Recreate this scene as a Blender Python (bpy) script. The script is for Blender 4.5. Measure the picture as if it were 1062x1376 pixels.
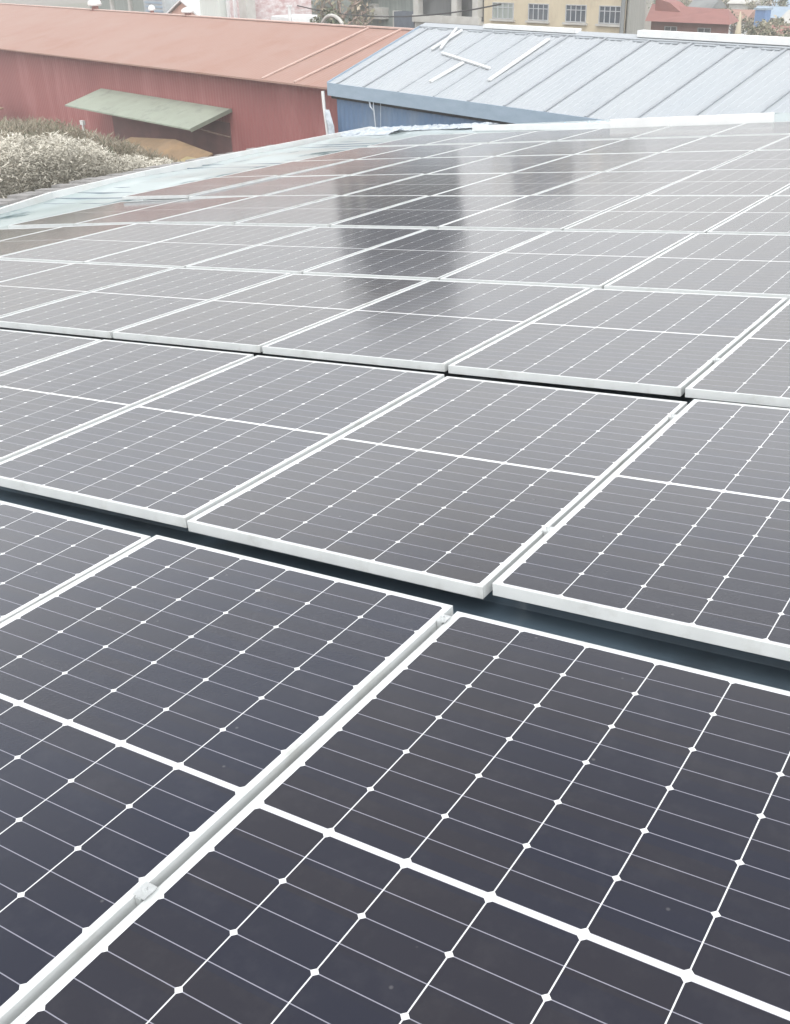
import bpy, bmesh, math, random
from mathutils import Matrix, Vector
random.seed(7)
for o in list(bpy.data.objects): bpy.data.objects.remove(o)
sc = bpy.context.scene
COL = sc.collection
R = math.radians

# ------------------------------------------------------------------ camera
cam_d = bpy.data.cameras.new('camera'); cam = bpy.data.objects.new('camera', cam_d); COL.objects.link(cam)
CW = (2.29673518, -2.19671253, 6.5)
RW = ((0.84094316, -0.23869775, 0.48563153), (0.54048705, 0.41402946, -0.73242976), (-0.02623643, 0.87840935, 0.47718829))
cam.matrix_world = Matrix.Translation(CW) @ Matrix(RW).to_4x4()
cam_d.sensor_fit = 'AUTO'; cam_d.sensor_width = 36; cam_d.lens = 36 * 1400.48 / 1376
cam_d.clip_start = 0.05; cam_d.clip_end = 3000
sc.camera = cam

# ------------------------------------------------------------------ sky, sun, exposure
SUN_EL, SUN_AZ = R(58), R(150)          # high, soft, behind the viewer
w = bpy.data.worlds.new('World'); sc.world = w; w.use_nodes = True
nt = w.node_tree; nt.nodes.clear()
sky = nt.nodes.new('ShaderNodeTexSky'); sky.sky_type = 'NISHITA'; sky.sun_disc = False
sky.sun_elevation = SUN_EL; sky.sun_rotation = SUN_AZ; sky.air_density = 1.5; sky.dust_density = 2.9; sky.ozone_density = 1.0
hs = nt.nodes.new('ShaderNodeHueSaturation'); hs.inputs["Saturation"].default_value = 0.08   # an overcast, grey-white sky
tc = nt.nodes.new('ShaderNodeTexCoord')
cl = nt.nodes.new('ShaderNodeTexNoise'); cl.inputs['Scale'].default_value = 2.2; cl.inputs['Detail'].default_value = 5
cr = nt.nodes.new('ShaderNodeMapRange'); cr.inputs[1].default_value = .3; cr.inputs[2].default_value = .7; cr.inputs[3].default_value = .86; cr.inputs[4].default_value = 1.12
mx = nt.nodes.new('ShaderNodeVectorMath'); mx.operation = 'SCALE'
bg = nt.nodes.new('ShaderNodeBackground'); bg.inputs['Strength'].default_value = 0.15
wo = nt.nodes.new('ShaderNodeOutputWorld')
L = nt.links.new
L(sky.outputs[0], hs.inputs['Color']); L(tc.outputs['Generated'], cl.inputs['Vector']); L(cl.outputs[0], cr.inputs[0])
sz = nt.nodes.new('ShaderNodeSeparateXYZ'); L(tc.outputs['Generated'], sz.inputs[0])
dk = nt.nodes.new('ShaderNodeValToRGB'); L(sz.outputs[2], dk.inputs[0]); dk.color_ramp.interpolation = 'EASE'      # unseen sky brightened in a band by elevation, added for the panel reflections
for i, (ps, v) in enumerate(((0.0, .92), (.14, 1.0), (.30, 1.50), (.44, 1.12), (.60, .72), (1.0, .85))):
    el = dk.color_ramp.elements[i] if i < 2 else dk.color_ramp.elements.new(ps)
    el.position = ps; el.color = (v, v, v * 1.01, 1)
dm = nt.nodes.new('ShaderNodeMath'); dm.operation = 'MULTIPLY'; L(dk.outputs[0], dm.inputs[0]); L(cr.outputs[0], dm.inputs[1])
L(hs.outputs[0], mx.inputs[0]); L(dm.outputs[0], mx.inputs['Scale']); L(mx.outputs[0], bg.inputs['Color']); L(bg.outputs[0], wo.inputs[0])
sd = bpy.data.lights.new('sun', 'SUN'); sd.energy = 0.5; sd.angle = R(40); sd.color = (1, .97, .93)
so = bpy.data.objects.new('sun', sd); COL.objects.link(so)
sdir = Vector((math.sin(SUN_AZ) * math.cos(SUN_EL), math.cos(SUN_AZ) * math.cos(SUN_EL), math.sin(SUN_EL)))
so.rotation_euler = sdir.to_track_quat('Z', 'Y').to_euler()
vs = sc.view_settings
vs.view_transform = 'Standard'; vs.look = 'None'; vs.gamma = 1; vs.use_curve_mapping = False; vs.exposure = 1.3
sc.cycles.max_bounces = 6; sc.cycles.volume_bounces = 1
HAZE = 0.0017

# ------------------------------------------------------------------ frames of reference
Q = ((0.996034415, 0.0, -0.088968779), (0.003582697, 0.999188869, 0.040109454), (0.088896614, -0.040269145, 0.995226501))
ROOF = Matrix.Translation((0, 0, 4.81008)) @ Matrix(Q).to_4x4()       # the sloping roof under the panels
def frame(ox, oy, xa, ya):
    m = Matrix.Identity(4)
    m.col[0] = (xa[0], xa[1], 0, 0); m.col[1] = (ya[0], ya[1], 0, 0); m.col[3] = (ox, oy, 0, 1)
    return m
RED = frame(-18.71, 26.45, (.9575, -.2885), (.2885, .9575))           # along the red wall, into it
BLU = frame(-18.55, 26.33, (.9383, -.3457), (.3457, .9383))           # along the blue wall and the streets behind
GZ = -1.5                                                             # ground level

# ------------------------------------------------------------------ materials
MATS = {}
class NB:
    def __init__(s, m): s.t = m.node_tree; s.n = s.t.nodes; s.l = s.t.links
    def new(s, k, **kw):
        n = s.n.new(k)
        for a, v in kw.items(): setattr(n, a, v)
        return n
    def put(s, sock, v):
        if hasattr(v, 'is_linked') or isinstance(v, bpy.types.NodeSocket): s.l.new(v, sock)
        else: sock.default_value = v
    def m(s, op, a, b=0.0, c=0.0):
        n = s.new('ShaderNodeMath', operation=op)
        s.put(n.inputs[0], a); s.put(n.inputs[1], b)
        if op in ('MULTIPLY_ADD', 'COMPARE'): s.put(n.inputs[2], c)
        return n.outputs[0]
    def mix(s, f, a, b):
        n = s.new('ShaderNodeMix', data_type='RGBA')
        s.put(n.inputs[0], f); s.put(n.inputs[6], a); s.put(n.inputs[7], b)
        return n.outputs[2]
    def noise(s, scale, detail=3, vec=None, rough=.5):
        n = s.new('ShaderNodeTexNoise'); n.inputs['Scale'].default_value = scale; n.inputs['Detail'].default_value = detail; n.inputs['Roughness'].default_value = rough
        if vec is not None: s.l.new(vec, n.inputs['Vector'])
        return n.outputs[0]
    def ramp(s, f, lo, hi, a=0.0, b=1.0):
        n = s.new('ShaderNodeMapRange'); s.put(n.inputs[0], f)
        for i, v in enumerate((lo, hi, a, b)): n.inputs[i + 1].default_value = v
        return n.outputs[0]
def c4(c): return (c[0], c[1], c[2], 1)
def mat(name, col, rough=.6, col2=None, scale=3.0, stretch=(1, 1, 1), metal=0.0, spec=.5, coat=0.0, coat_rough=.1, bump=0.0, bscale=30.0, detail=5, lo=.35, hi=.65, dirt=None, dscale=.6, dlo=.52, dhi=.72, matt_dirt=False):
    if name in MATS: return MATS[name]
    m = bpy.data.materials.new(name); m.use_nodes = True; nb = NB(m)
    p = nb.n['Principled BSDF']
    p.inputs['Roughness'].default_value = rough; p.inputs['Metallic'].default_value = metal; p.inputs['Specular IOR Level'].default_value = spec
    p.inputs['Coat Weight'].default_value = coat; p.inputs['Coat Roughness'].default_value = coat_rough
    t = nb.new('ShaderNodeTexCoord'); mp = nb.new('ShaderNodeMapping'); mp.inputs['Scale'].default_value = stretch
    nb.l.new(t.outputs['Object'], mp.inputs[0]); v = mp.outputs[0]
    if col2 is None: col2 = tuple(x * .82 for x in col)
    c = nb.mix(nb.ramp(nb.noise(scale, detail, v, .6), lo, hi), c4(col), c4(col2))
    if dirt:
        dmask = nb.ramp(nb.noise(dscale, 6, v, .65), dlo, dhi)
        c = nb.mix(dmask, c, c4(dirt))
        if matt_dirt:                                # the dirt is dull: no gloss over it
            nb.put(p.inputs['Coat Weight'], nb.m('MULTIPLY', nb.m('SUBTRACT', 1.0, dmask), coat)); nb.put(p.inputs['Specular IOR Level'], nb.m('MULTIPLY', nb.m('SUBTRACT', 1.0, dmask), spec))
            nb.put(p.inputs['Roughness'], nb.m('MAXIMUM', dmask, rough))
    nb.put(p.inputs['Base Color'], c)
    if bump:
        b = nb.new('ShaderNodeBump'); b.inputs['Strength'].default_value = bump; b.inputs['Distance'].default_value = .02
        nb.l.new(nb.noise(bscale, 4, v), b.inputs['Height']); nb.l.new(b.outputs[0], p.inputs['Normal'])
    MATS[name] = m
    return m

PW, PL, PH = 1.134, 1.746, 0.039
FR, MX, MY, MID = .0105, .0195, .0155, .0145        # frame lip, side margin, end margin, middle gap
def cell_material():
    m = bpy.data.materials.new('solar_cells_under_glass'); m.use_nodes = True; nb = NB(m); M = nb.m
    p = nb.n['Principled BSDF']
    t = nb.new('ShaderNodeTexCoord'); sp = nb.new('ShaderNodeSeparateXYZ'); nb.l.new(t.outputs['Object'], sp.inputs[0])
    x, y = sp.outputs[0], sp.outputs[1]
    cp = (PW - 2 * MX) / 6; rp = (PL / 2 - MY - MID / 2) / 12
    u = M('DIVIDE', M('SUBTRACT', x, MX), cp)
    yy = M('SUBTRACT', M('ABSOLUTE', M('SUBTRACT', y, PL / 2)), MID / 2)
    v = M('DIVIDE', yy, rp); v2 = M('DIVIDE', yy, 2 * rp)
    def near(q, step):                            # distance in metres to the nearest whole number of q
        return M('MULTIPLY', M('ABSOLUTE', M('SUBTRACT', q, M('ROUND', q))), step)
    dx, dy, dy2 = near(u, cp), near(v, rp), near(v2, 2 * rp)
    white = M('LESS_THAN', dx, .00138)
    dia = M('LESS_THAN', M('ADD', dx, dy2), .0094)
    fine = M('LESS_THAN', dy, .0010)
    out = M('MAXIMUM', M('MAXIMUM', M('LESS_THAN', u, 0), M('GREATER_THAN', u, 6)), M('MAXIMUM', M('LESS_THAN', yy, 0), M('GREATER_THAN', v, 12)))
    mask = M('MAXIMUM', M('MAXIMUM', white, dia), out)
    # cell by cell tone
    oi = nb.new('ShaderNodeObjectInfo')
    cb = nb.new('ShaderNodeCombineXYZ'); nb.put(cb.inputs[0], M('FLOOR', u)); nb.put(cb.inputs[1], M('FLOOR', M('DIVIDE', y, rp))); nb.put(cb.inputs[2], M('MULTIPLY', oi.outputs['Random'], 57.0))
    wn = nb.new('ShaderNodeTexWhiteNoise', noise_dimensions='3D'); nb.l.new(cb.outputs[0], wn.inputs[0])
    big = nb.noise(1.3, 2, t.outputs['Object'])
    tone = nb.ramp(M('ADD', M('ADD', M('MULTIPLY', wn.outputs[0], .30), M('MULTIPLY', big, .4)), M('MULTIPLY', oi.outputs['Random'], .5)), .25, .95)
    cell = nb.mix(tone, (.007, .010, .024, 1), (.0155, .0135, .017, 1))
    c = nb.mix(M('MULTIPLY', fine, .75), cell, (.30, .30, .36, 1))
    c = nb.mix(mask, c, (.62, .63, .64, 1))
    dust = nb.noise(9, 6, t.outputs['Object'], .7)
    c = nb.mix(nb.ramp(dust, .5, .85, 0, .02), c, (.55, .53, .5, 1))
    vo = nb.new('ShaderNodeTexVoronoi'); vo.inputs['Scale'].default_value = 15; vo.inputs['Randomness'].default_value = 1
    vm = nb.new('ShaderNodeVectorMath', operation='ADD'); ov = nb.new('ShaderNodeCombineXYZ'); nb.put(ov.inputs[0], M('MULTIPLY', oi.outputs['Random'], 31.0)); nb.l.new(t.outputs['Object'], vm.inputs[0]); nb.l.new(ov.outputs[0], vm.inputs[1]); nb.l.new(vm.outputs[0], vo.inputs['Vector'])
    vc = nb.new('ShaderNodeSeparateColor'); nb.l.new(vo.outputs['Color'], vc.inputs[0])
    spot = M('MULTIPLY', nb.ramp(vo.outputs['Distance'], .03, .075, 1, 0), M('GREATER_THAN', vc.outputs[0], .72))
    c = nb.mix(M('MULTIPLY', spot, .11), c, (.5, .49, .47, 1))     # dried rain spots
    nb.put(p.inputs['Base Color'], c)
    p.inputs['Roughness'].default_value = .55; p.inputs['Specular IOR Level'].default_value = .05
    p.inputs['Coat Weight'].default_value = 1; p.inputs['Coat IOR'].default_value = 1.45
    nb.put(p.inputs['Coat Roughness'], nb.ramp(dust, .3, .8, .075, .16))
    b = nb.new('ShaderNodeBump'); b.inputs['Strength'].default_value = .045; b.inputs['Distance'].default_value = .004
    nb.l.new(nb.noise(170, 2, t.outputs['Object']), b.inputs['Height']); nb.l.new(b.outputs[0], p.inputs['Coat Normal'])
    return m
CELL = cell_material()
ALU = mat('white_anodised_frame', (.53, .55, .55), .42, (.47, .49, .49), 6, spec=.5, bump=.02, dirt=(.33, .33, .31), dscale=5, dlo=.56, dhi=.80)
STEEL = mat('clamp_steel', (.62, .64, .64), .35, (.5, .52, .52), 40, metal=.6)
RAIL = mat('rail_aluminium', (.6, .62, .63), .4, (.5, .52, .53), 10, metal=.7)
ROOFM = mat('slate_blue_roof_sheet', (.07, .105, .14), .38, (.10, .14, .17), .5, (1, 1, 1), coat=.6, coat_rough=.12, dirt=(.03, .034, .04), dscale=.8, bump=.25, bscale=1.6)
EDGEM = mat('pale_turquoise_edge_sheet', (.25, .33, .335), .35, (.32, .38, .385), .4, (1, .5, 1), coat=.5, coat_rough=.1, dirt=(.085, .115, .12), dscale=1.0, matt_dirt=True, dlo=.52, dhi=.66, bump=.2, bscale=1.2)
LIPM = mat('white_flashing', (.60, .61, .61), .4, (.54, .56, .56), 4, dirt=(.55, .55, .53), dscale=2)
PARAM = mat('pale_weathered_capping', (.29, .28, .275), .85, (.23, .225, .22), 5, dirt=(.14, .135, .13), dscale=2.5)
WALLP = mat('pale_plaster', (.6, .6, .57), .8, (.5, .5, .48), 1)

def sheet_mat(name, col, col2, dirt, ax=0, wave=12.0, amp=.4, rough=.5, dscale=.5, stretch=(1, 1, 1)):
    m = mat(name, col, rough, col2, .5, stretch, dirt=dirt, dscale=dscale)
    nb = NB(m); p = nb.n['Principled BSDF']
    t = nb.new('ShaderNodeTexCoord'); sp = nb.new('ShaderNodeSeparateXYZ'); nb.l.new(t.outputs['Object'], sp.inputs[0])
    b = nb.new('ShaderNodeBump'); b.inputs['Strength'].default_value = amp; b.inputs['Distance'].default_value = .03
    nb.put(b.inputs['Height'], nb.m('SINE', nb.m('MULTIPLY', sp.outputs[ax], wave * 2 * math.pi))); nb.l.new(b.outputs[0], p.inputs['Normal'])
    return m
REDWALL = sheet_mat('faded_red_sheet_wall', (.27, .092, .087), (.24, .08, .077), (.33, .14, .135), 0, 5.0, .2, .6, .7, (1, 1, .25))
REDROOF = sheet_mat('sun_faded_red_roof', (.29, .170, .136), (.30, .19, .157), (.27, .145, .11), 0, 5.0, .15, .8, .35)
REDPALE = mat('pale_red_strip', (.52, .37, .32), .5)
WALLSHADE = mat('wall_shade_brown', (.17, .085, .08), .9, (.13, .07, .066), 1.5)
DARK = mat('near_black', (.02, .02, .022), .9)
BLUEROOF = mat('pale_blue_roof_sheet', (.33, .355, .38), .6, (.345, .366, .385), .5, (1, .4, 1), spec=.3, dirt=(.31, .335, .36), dscale=.8)
BLUEWALL = sheet_mat('dusty_blue_sheet_wall', (.085, .145, .25), (.10, .165, .265), (.15, .20, .27), 0, 4.0, .3, .6, .8, (1, 1, .3))
FASCIA = mat('light_blue_fascia', (.27, .34, .42), .5, (.23, .30, .37), 1.5, (1, 1, 3))
WHITE = mat('white_painted_sheet', (.66, .67, .67), .5, (.60, .61, .61), 3)
GREEN = mat('dull_green_canopy', (.27, .30, .245), .7, (.24, .265, .215), 1.2, dirt=(.19, .21, .175), dscale=1.5)
OCHRE = mat('ochre_canvas', (.21, .14, .08), .8, (.165, .11, .06), 1.5, dirt=(.25, .16, .08), dscale=1.2)
YELLOW = mat('yellow_canvas', (.30, .24, .12), .8)
EARTH = mat('dry_town_ground', (.17, .145, .125), .95, (.12, .12, .09), .08, dirt=(.10, .12, .07), dscale=.15, bump=.3, bscale=3)
HILLM = mat('dusty_hillside', (.22, .16, .155), .95, (.15, .125, .11), .03, dirt=(.09, .09, .065), dscale=.09, bump=.3, bscale=.5)
CREAM = mat('cream_render', (.50, .44, .32), .8, (.45, .39, .285), 1.2, (1, 1, .4), dirt=(.36, .31, .23), dscale=.8)
BEIGE = mat('beige_render', (.52, .46, .35), .8, (.42, .37, .28), 1.0, dirt=(.28, .25, .2), dscale=.7)
GREYW = mat('dark_grey_render', (.20, .21, .21), .85, (.15, .16, .16), .6, (1, 1, .3), dirt=(.07, .08, .075), dscale=.4)
GREYG = mat('grey_green_shutter', (.27, .30, .28), .7, (.20, .23, .21), 1.5, (4, 1, .3))
GLASS = mat('dim_window_glass', (.06, .08, .10), .12, (.10, .11, .12), 2, coat=.5)
FRAMEW = mat('white_window_frame', (.42, .44, .46), .6)
PALE = mat('pale_concrete', (.46, .455, .43), .8, (.38, .375, .35), 1.5, dirt=(.4, .39, .36), dscale=1.5)
SALMON = mat('salmon_render', (.52, .33, .26), .8, (.45, .27, .22), 1.2)
ROSE = mat('rose_red_roof', (.27, .125, .11), .8, (.23, .105, .095), 1.0, (1, 3, 1))
BLUEP = mat('bright_blue_paint', (.12, .22, .42), .5)
BARK = mat('grey_brown_bark', (.20, .15, .12), .9, (.13, .10, .08), 8)
PALEBARK = mat('pale_pinkish_bark', (.42, .32, .27), .9, (.30, .22, .19), 8)
CABLE = mat('black_cable', (.03, .03, .03), .6)

# ------------------------------------------------------------------ mesh building
class MB:
    def __init__(s): s.v = []; s.f = []; s.mi = []
    def add(s, vs, fs, mi=0):
        b = len(s.v); s.v += [tuple(v) for v in vs]; s.f += [tuple(b + i for i in f) for f in fs]; s.mi += [mi] * len(fs); return s
    def box(s, x0, x1, y0, y1, z0, z1, mi=0, M=None):
        vs = [Vector((x, y, z)) for z in (z0, z1) for y in (y0, y1) for x in (x0, x1)]
        if M: vs = [M @ v for v in vs]
        return s.add(vs, [(0, 2, 3, 1), (4, 5, 7, 6), (0, 1, 5, 4), (2, 6, 7, 3), (0, 4, 6, 2), (1, 3, 7, 5)], mi)
    def prism(s, poly, y0, y1, mi=0, axis='y'):
        n = len(poly)
        def P(a, b, d): return (a, d, b) if axis == 'y' else ((d, a, b) if axis == 'x' else (a, b, d))
        vs = [P(a, b, y0) for a, b in poly] + [P(a, b, y1) for a, b in poly]
        return s.add(vs, [tuple(range(n - 1, -1, -1)), tuple(range(n, 2 * n))] + [(i, (i + 1) % n, n + (i + 1) % n, n + i) for i in range(n)], mi)
    def bar(s, a, b, wd, th, mi=0):
        a, b = Vector(a), Vector(b); d = (b - a); ln = d.length; q = d.to_track_quat('X', 'Z').to_matrix().to_4x4()
        return s.box(0, ln, -wd / 2, wd / 2, -th / 2, th / 2, mi, Matrix.Translation(a) @ q)
    def tube(s, pts, rad, seg=6, mi=0):
        pts = [Vector(p) for p in pts]; n = len(pts); rads = rad if isinstance(rad, (list, tuple)) else [rad] * n
        vs = []
        for i, p in enumerate(pts):
            d = (pts[min(i + 1, n - 1)] - pts[max(i - 1, 0)]).normalized()
            a = d.orthogonal().normalized(); b = d.cross(a)
            vs += [p + (a * math.cos(2 * math.pi * k / seg) + b * math.sin(2 * math.pi * k / seg)) * rads[i] for k in range(seg)]
        fs = [(i * seg + k, i * seg + (k + 1) % seg, (i + 1) * seg + (k + 1) % seg, (i + 1) * seg + k) for i in range(n - 1) for k in range(seg)]
        fs += [tuple(range(seg - 1, -1, -1)), tuple((n - 1) * seg + k for k in range(seg))]
        return s.add(vs, fs, mi)
    def mesh(s, name, mats):
        me = bpy.data.meshes.new(name); me.from_pydata(s.v, [], s.f)
        for m in (mats if isinstance(mats, (list, tuple)) else [mats]): me.materials.append(m)
        if len(me.materials) > 1: me.polygons.foreach_set('material_index', s.mi)
        me.update(); return me
    def build(s, name, mats, parent=None, M=None, bevel=0):
        o = bpy.data.objects.new(name, s.mesh(name, mats)); COL.objects.link(o)
        if parent: o.parent = parent
        if M is not None: o.matrix_world = M
        if bevel:
            b = o.modifiers.new('bevel', 'BEVEL'); b.width = bevel; b.segments = 2; b.limit_method = 'ANGLE'
        return o
def tag(o, label=None, cat=None, group=None, kind=None):
    if label: o['label'] = label
    if cat: o['category'] = cat
    if group: o['group'] = group
    if kind: o['kind'] = kind
    return o
def thing(name, label, cat, M=None, group=None):
    o = bpy.data.objects.new(name, None); o.empty_display_size = .3; COL.objects.link(o)
    if M is not None: o.matrix_world = M
    return tag(o, label, cat, group)
def T(x, y, z): return Matrix.Translation((x, y, z))

# ------------------------------------------------------------------ setting: ground and hill
g = MB(); g.add([(-1500, -1500, GZ), (1500, -1500, GZ), (1500, 1500, GZ), (-1500, 1500, GZ)], [(0, 1, 2, 3)])
tag(g.build('ground', EARTH), 'dry dusty ground of the town between the buildings', 'ground', kind='structure')
hb = MB(); NX, NY = 60, 24
def hz(s, t):
    k = max(0, (t - 95) / 160.0)
    return GZ - .3 + 20 * min(k, 1.2) ** 1.5 * (.55 + .45 * math.sin(s * .013 + 1.1)) + 1.3 * math.sin(s * .09 + t * .05) * min(k * 3, 1)
hv = []
for j in range(NY + 1):
    for i in range(NX + 1):
        s_, t_ = -260 + 420 * i / NX, 92 + 190 * j / NY
        hv.append((s_, t_, hz(s_, t_)))
hb.add(hv, [(j * (NX + 1) + i, j * (NX + 1) + i + 1, (j + 1) * (NX + 1) + i + 1, (j + 1) * (NX + 1) + i) for j in range(NY) for i in range(NX)])
tag(hb.build('hill', HILLM, M=BLU), 'low dusty pinkish hillside rising behind the town', 'hill', kind='structure')

# ------------------------------------------------------------------ the panel building
SAG = R(2.3)
def sag(x, y):                                 # near its low edge the roof droops, most in the near left corner
    k = min(1, max(0, (9.5 - y) / 4.0)); return -math.tan(SAG) * k * max(0, -5.77 - max(x, -9.4))
RZ = -0.125                                    # roof sheet below the panel tops (roof frame)
bld = thing('warehouse', 'building under the solar panels with a pale blue ribbed roof', 'building', ROOF)
rb = MB(); X0, X1, Y0, Y1 = -10.6, 9.5, -9.0, 17.45
prof = []; yk = Y0
while yk < Y1:
    prof += [(yk, 0), (yk + .30, 0), (yk + .325, .028), (yk + .365, .028), (yk + .39, 0)]; yk += .42
prof = [q for q in prof if q[0] <= Y1]
n = len(prof); rx = [X0, -9.4, -8.1, -5.77, X1]
rb.add([(x, y, RZ + z + sag(x, y)) for x in rx for y, z in prof], [(k * n + i, (k + 1) * n + i, (k + 1) * n + i + 1, k * n + i + 1) for k in range(4) for i in range(n - 1)])
rb.build('roof_sheet', ROOFM, bld)
eb = MB(); pr = []; yk = Y0
while yk < 17.4: pr.append((yk, .034 + .012 * math.sin(yk * 2.1))); yk += .3
n = len(pr); xs = [-10.65, -9.8, -9.0, -8.3, -7.75]
eb.add([(x, y, RZ + z + sag(x, y) + .01 * math.sin(x * 3 + y)) for x in xs for y, z in pr], [(i * n + k, (i + 1) * n + k, (i + 1) * n + k + 1, i * n + k + 1) for i in range(4) for k in range(n - 1)])
eb.build('edge_sheet', EDGEM, bld)
eb = MB(); eb.box(-7.74, 9.4, 15.1, 17.42, RZ + .03, RZ + .037); eb.build('end_sheet', EDGEM, bld)
# white flashing lip and capping along the low edge
lipx = [(-9.0, -9.0), (3.5, -9.1), (5.6, -9.55), (6.8, -9.95), (8.1, -10.35), (10, -10.38), (12.3, -10.62), (14.6, -10.75), (17.2, -10.9)]
lb = MB()
for (ya, xa), (yb, xb) in zip(lipx, lipx[1:]): lb.bar((xa, ya, RZ + .06 + sag(xa, ya)), (xb, yb, RZ + .06 + sag(xb, yb)), .07, .11)
lb.build('flashing_lip', LIPM, bld)
cb = MB(); cy = [-9, 3, 5.5, 6.5, 7.5, 8.5, 9.5, 17.45]
cb.add([(x, y, RZ + dz_ + sag(x, y)) for y in cy for x, dz_ in ((-11.62, -.32), (-10.0, -.32), (-10.0, -.02), (-11.62, -.02))], [(4 * i + a, 4 * i + (a + 1) % 4, 4 * i + 4 + (a + 1) % 4, 4 * i + 4 + a) for i in range(7) for a in range(4)] + [(3, 2, 1, 0), (28, 29, 30, 31)]); cb.build('edge_capping', PARAM, bld)
tb = MB(); yk = -9.0
while yk < 17.3:
    a = random.uniform(.16, .24); tb.box(-11.60 + random.uniform(-.03, .03), -11.02, yk, yk + a, RZ - .03 + sag(-11, yk), RZ + .022 + sag(-11, yk) + random.uniform(0, .02)); yk += a + random.uniform(.04, .16)
tb.build('capping_tiles', PARAM, bld)
wb = MB()
def rw(x, y, z): return ROOF @ Vector((x, y, z))
cs = [rw(-11.3, -8.8, -.5), rw(9.2, -8.8, -.5), rw(9.2, 17.2, -.5), rw(-11.3, 17.2, -.5)]
wv = [Vector((c.x, c.y, GZ)) for c in cs] + cs
wb.add(wv, [(0, 1, 5, 4), (1, 2, 6, 5), (2, 3, 7, 6), (3, 0, 4, 7), (4, 5, 6, 7)])
wo_ = wb.build('wall', WALLP, bld); wo_.matrix_parent_inverse = ROOF.inverted()

# ------------------------------------------------------------------ solar panels
def frame_mesh():
    m = MB()
    m.box(0, PW, 0, FR, -PH, 0); m.box(0, PW, PL - FR, PL, -PH, 0)
    m.box(0, FR, FR, PL - FR, -PH, 0); m.box(PW - FR, PW, FR, PL - FR, -PH, 0)
    return m
def sheet_mesh():
    m = MB(); m.box(FR - .002, PW - FR + .002, FR - .002, PL - FR + .002, -.012, -.0025); return m
first = thing('solar_panel', None, 'solar panel')
fo = frame_mesh().build('frame', ALU, first, bevel=.0012)
so_ = sheet_mesh().build('cell_sheet', CELL, first)
used = [False]
PITCH = PW + .02
# row: x of its seam zero, front y, front z, tilt
ROWS = [(-.028, -1.877, -.027, .009), (0, 0, 0, 0), (-.076, 1.878, .006, -.006), (-1.179 + PITCH, 3.672, 0, .004), (-1.153 + PITCH, 5.562, 0, .002),
        (-1.150 + PITCH, 7.362, -.006, .002), (-1.110 + PITCH, 9.100, -.004, .003), (-1.110 + PITCH, 10.900, 0, .002), (-1.150 + PITCH, 12.93, -.01, .001)]
NUDGE = {(0, 0): (.006, .004), (0, 1): (-.006, -.003), (1, 0): (-.008, 0), (1, 1): (.014, .004), (1, 2): (-.034, -.004), (0, 2): (.004, 0), (1, -1): (.004, .001)}
# the roof sags along its low edge: these panels lean a little towards the gutter
ROLL = {(4, -5): .5, (4, -4): .3, (5, -7): .8, (5, -6): .7, (5, -5): .5, (6, -7): .7, (6, -6): .5, (7, -7): .5}
from bpy_extras.object_utils import world_to_camera_view
bpy.context.view_layer.update()
sc.render.resolution_x, sc.render.resolution_y = 790, 1024
def clip_area(poly):
    def cut(ps, ax, lim, sg):
        out = []
        for i, a in enumerate(ps):
            b = ps[(i + 1) % len(ps)]; ia, ib = sg * (a[ax] - lim) >= 0, sg * (b[ax] - lim) >= 0
            if ia: out.append(a)
            if ia != ib:
                k = (lim - a[ax]) / (b[ax] - a[ax]); out.append((a[0] + k * (b[0] - a[0]), a[1] + k * (b[1] - a[1])))
        return out
    for ax, lim, sg in ((0, 0, 1), (0, 1, -1), (1, 0, 1), (1, 1, -1)):
        poly = cut(poly, ax, lim, sg)
        if not poly: return 0
    return abs(sum(a[0] * b[1] - b[0] * a[1] for a, b in zip(poly, poly[1:] + poly[:1]))) / 2 * 790 * 1024
ORD = ['leftmost', 'second', 'third', 'fourth', 'fifth', 'sixth', 'seventh', 'eighth', 'ninth', 'tenth', 'eleventh', 'twelfth']
ROWN = ['front', 'second', 'third', 'fourth', 'fifth', 'sixth', 'seventh', 'eighth', 'farthest']
rng = random.Random(3)
panel_grid = {}
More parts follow.
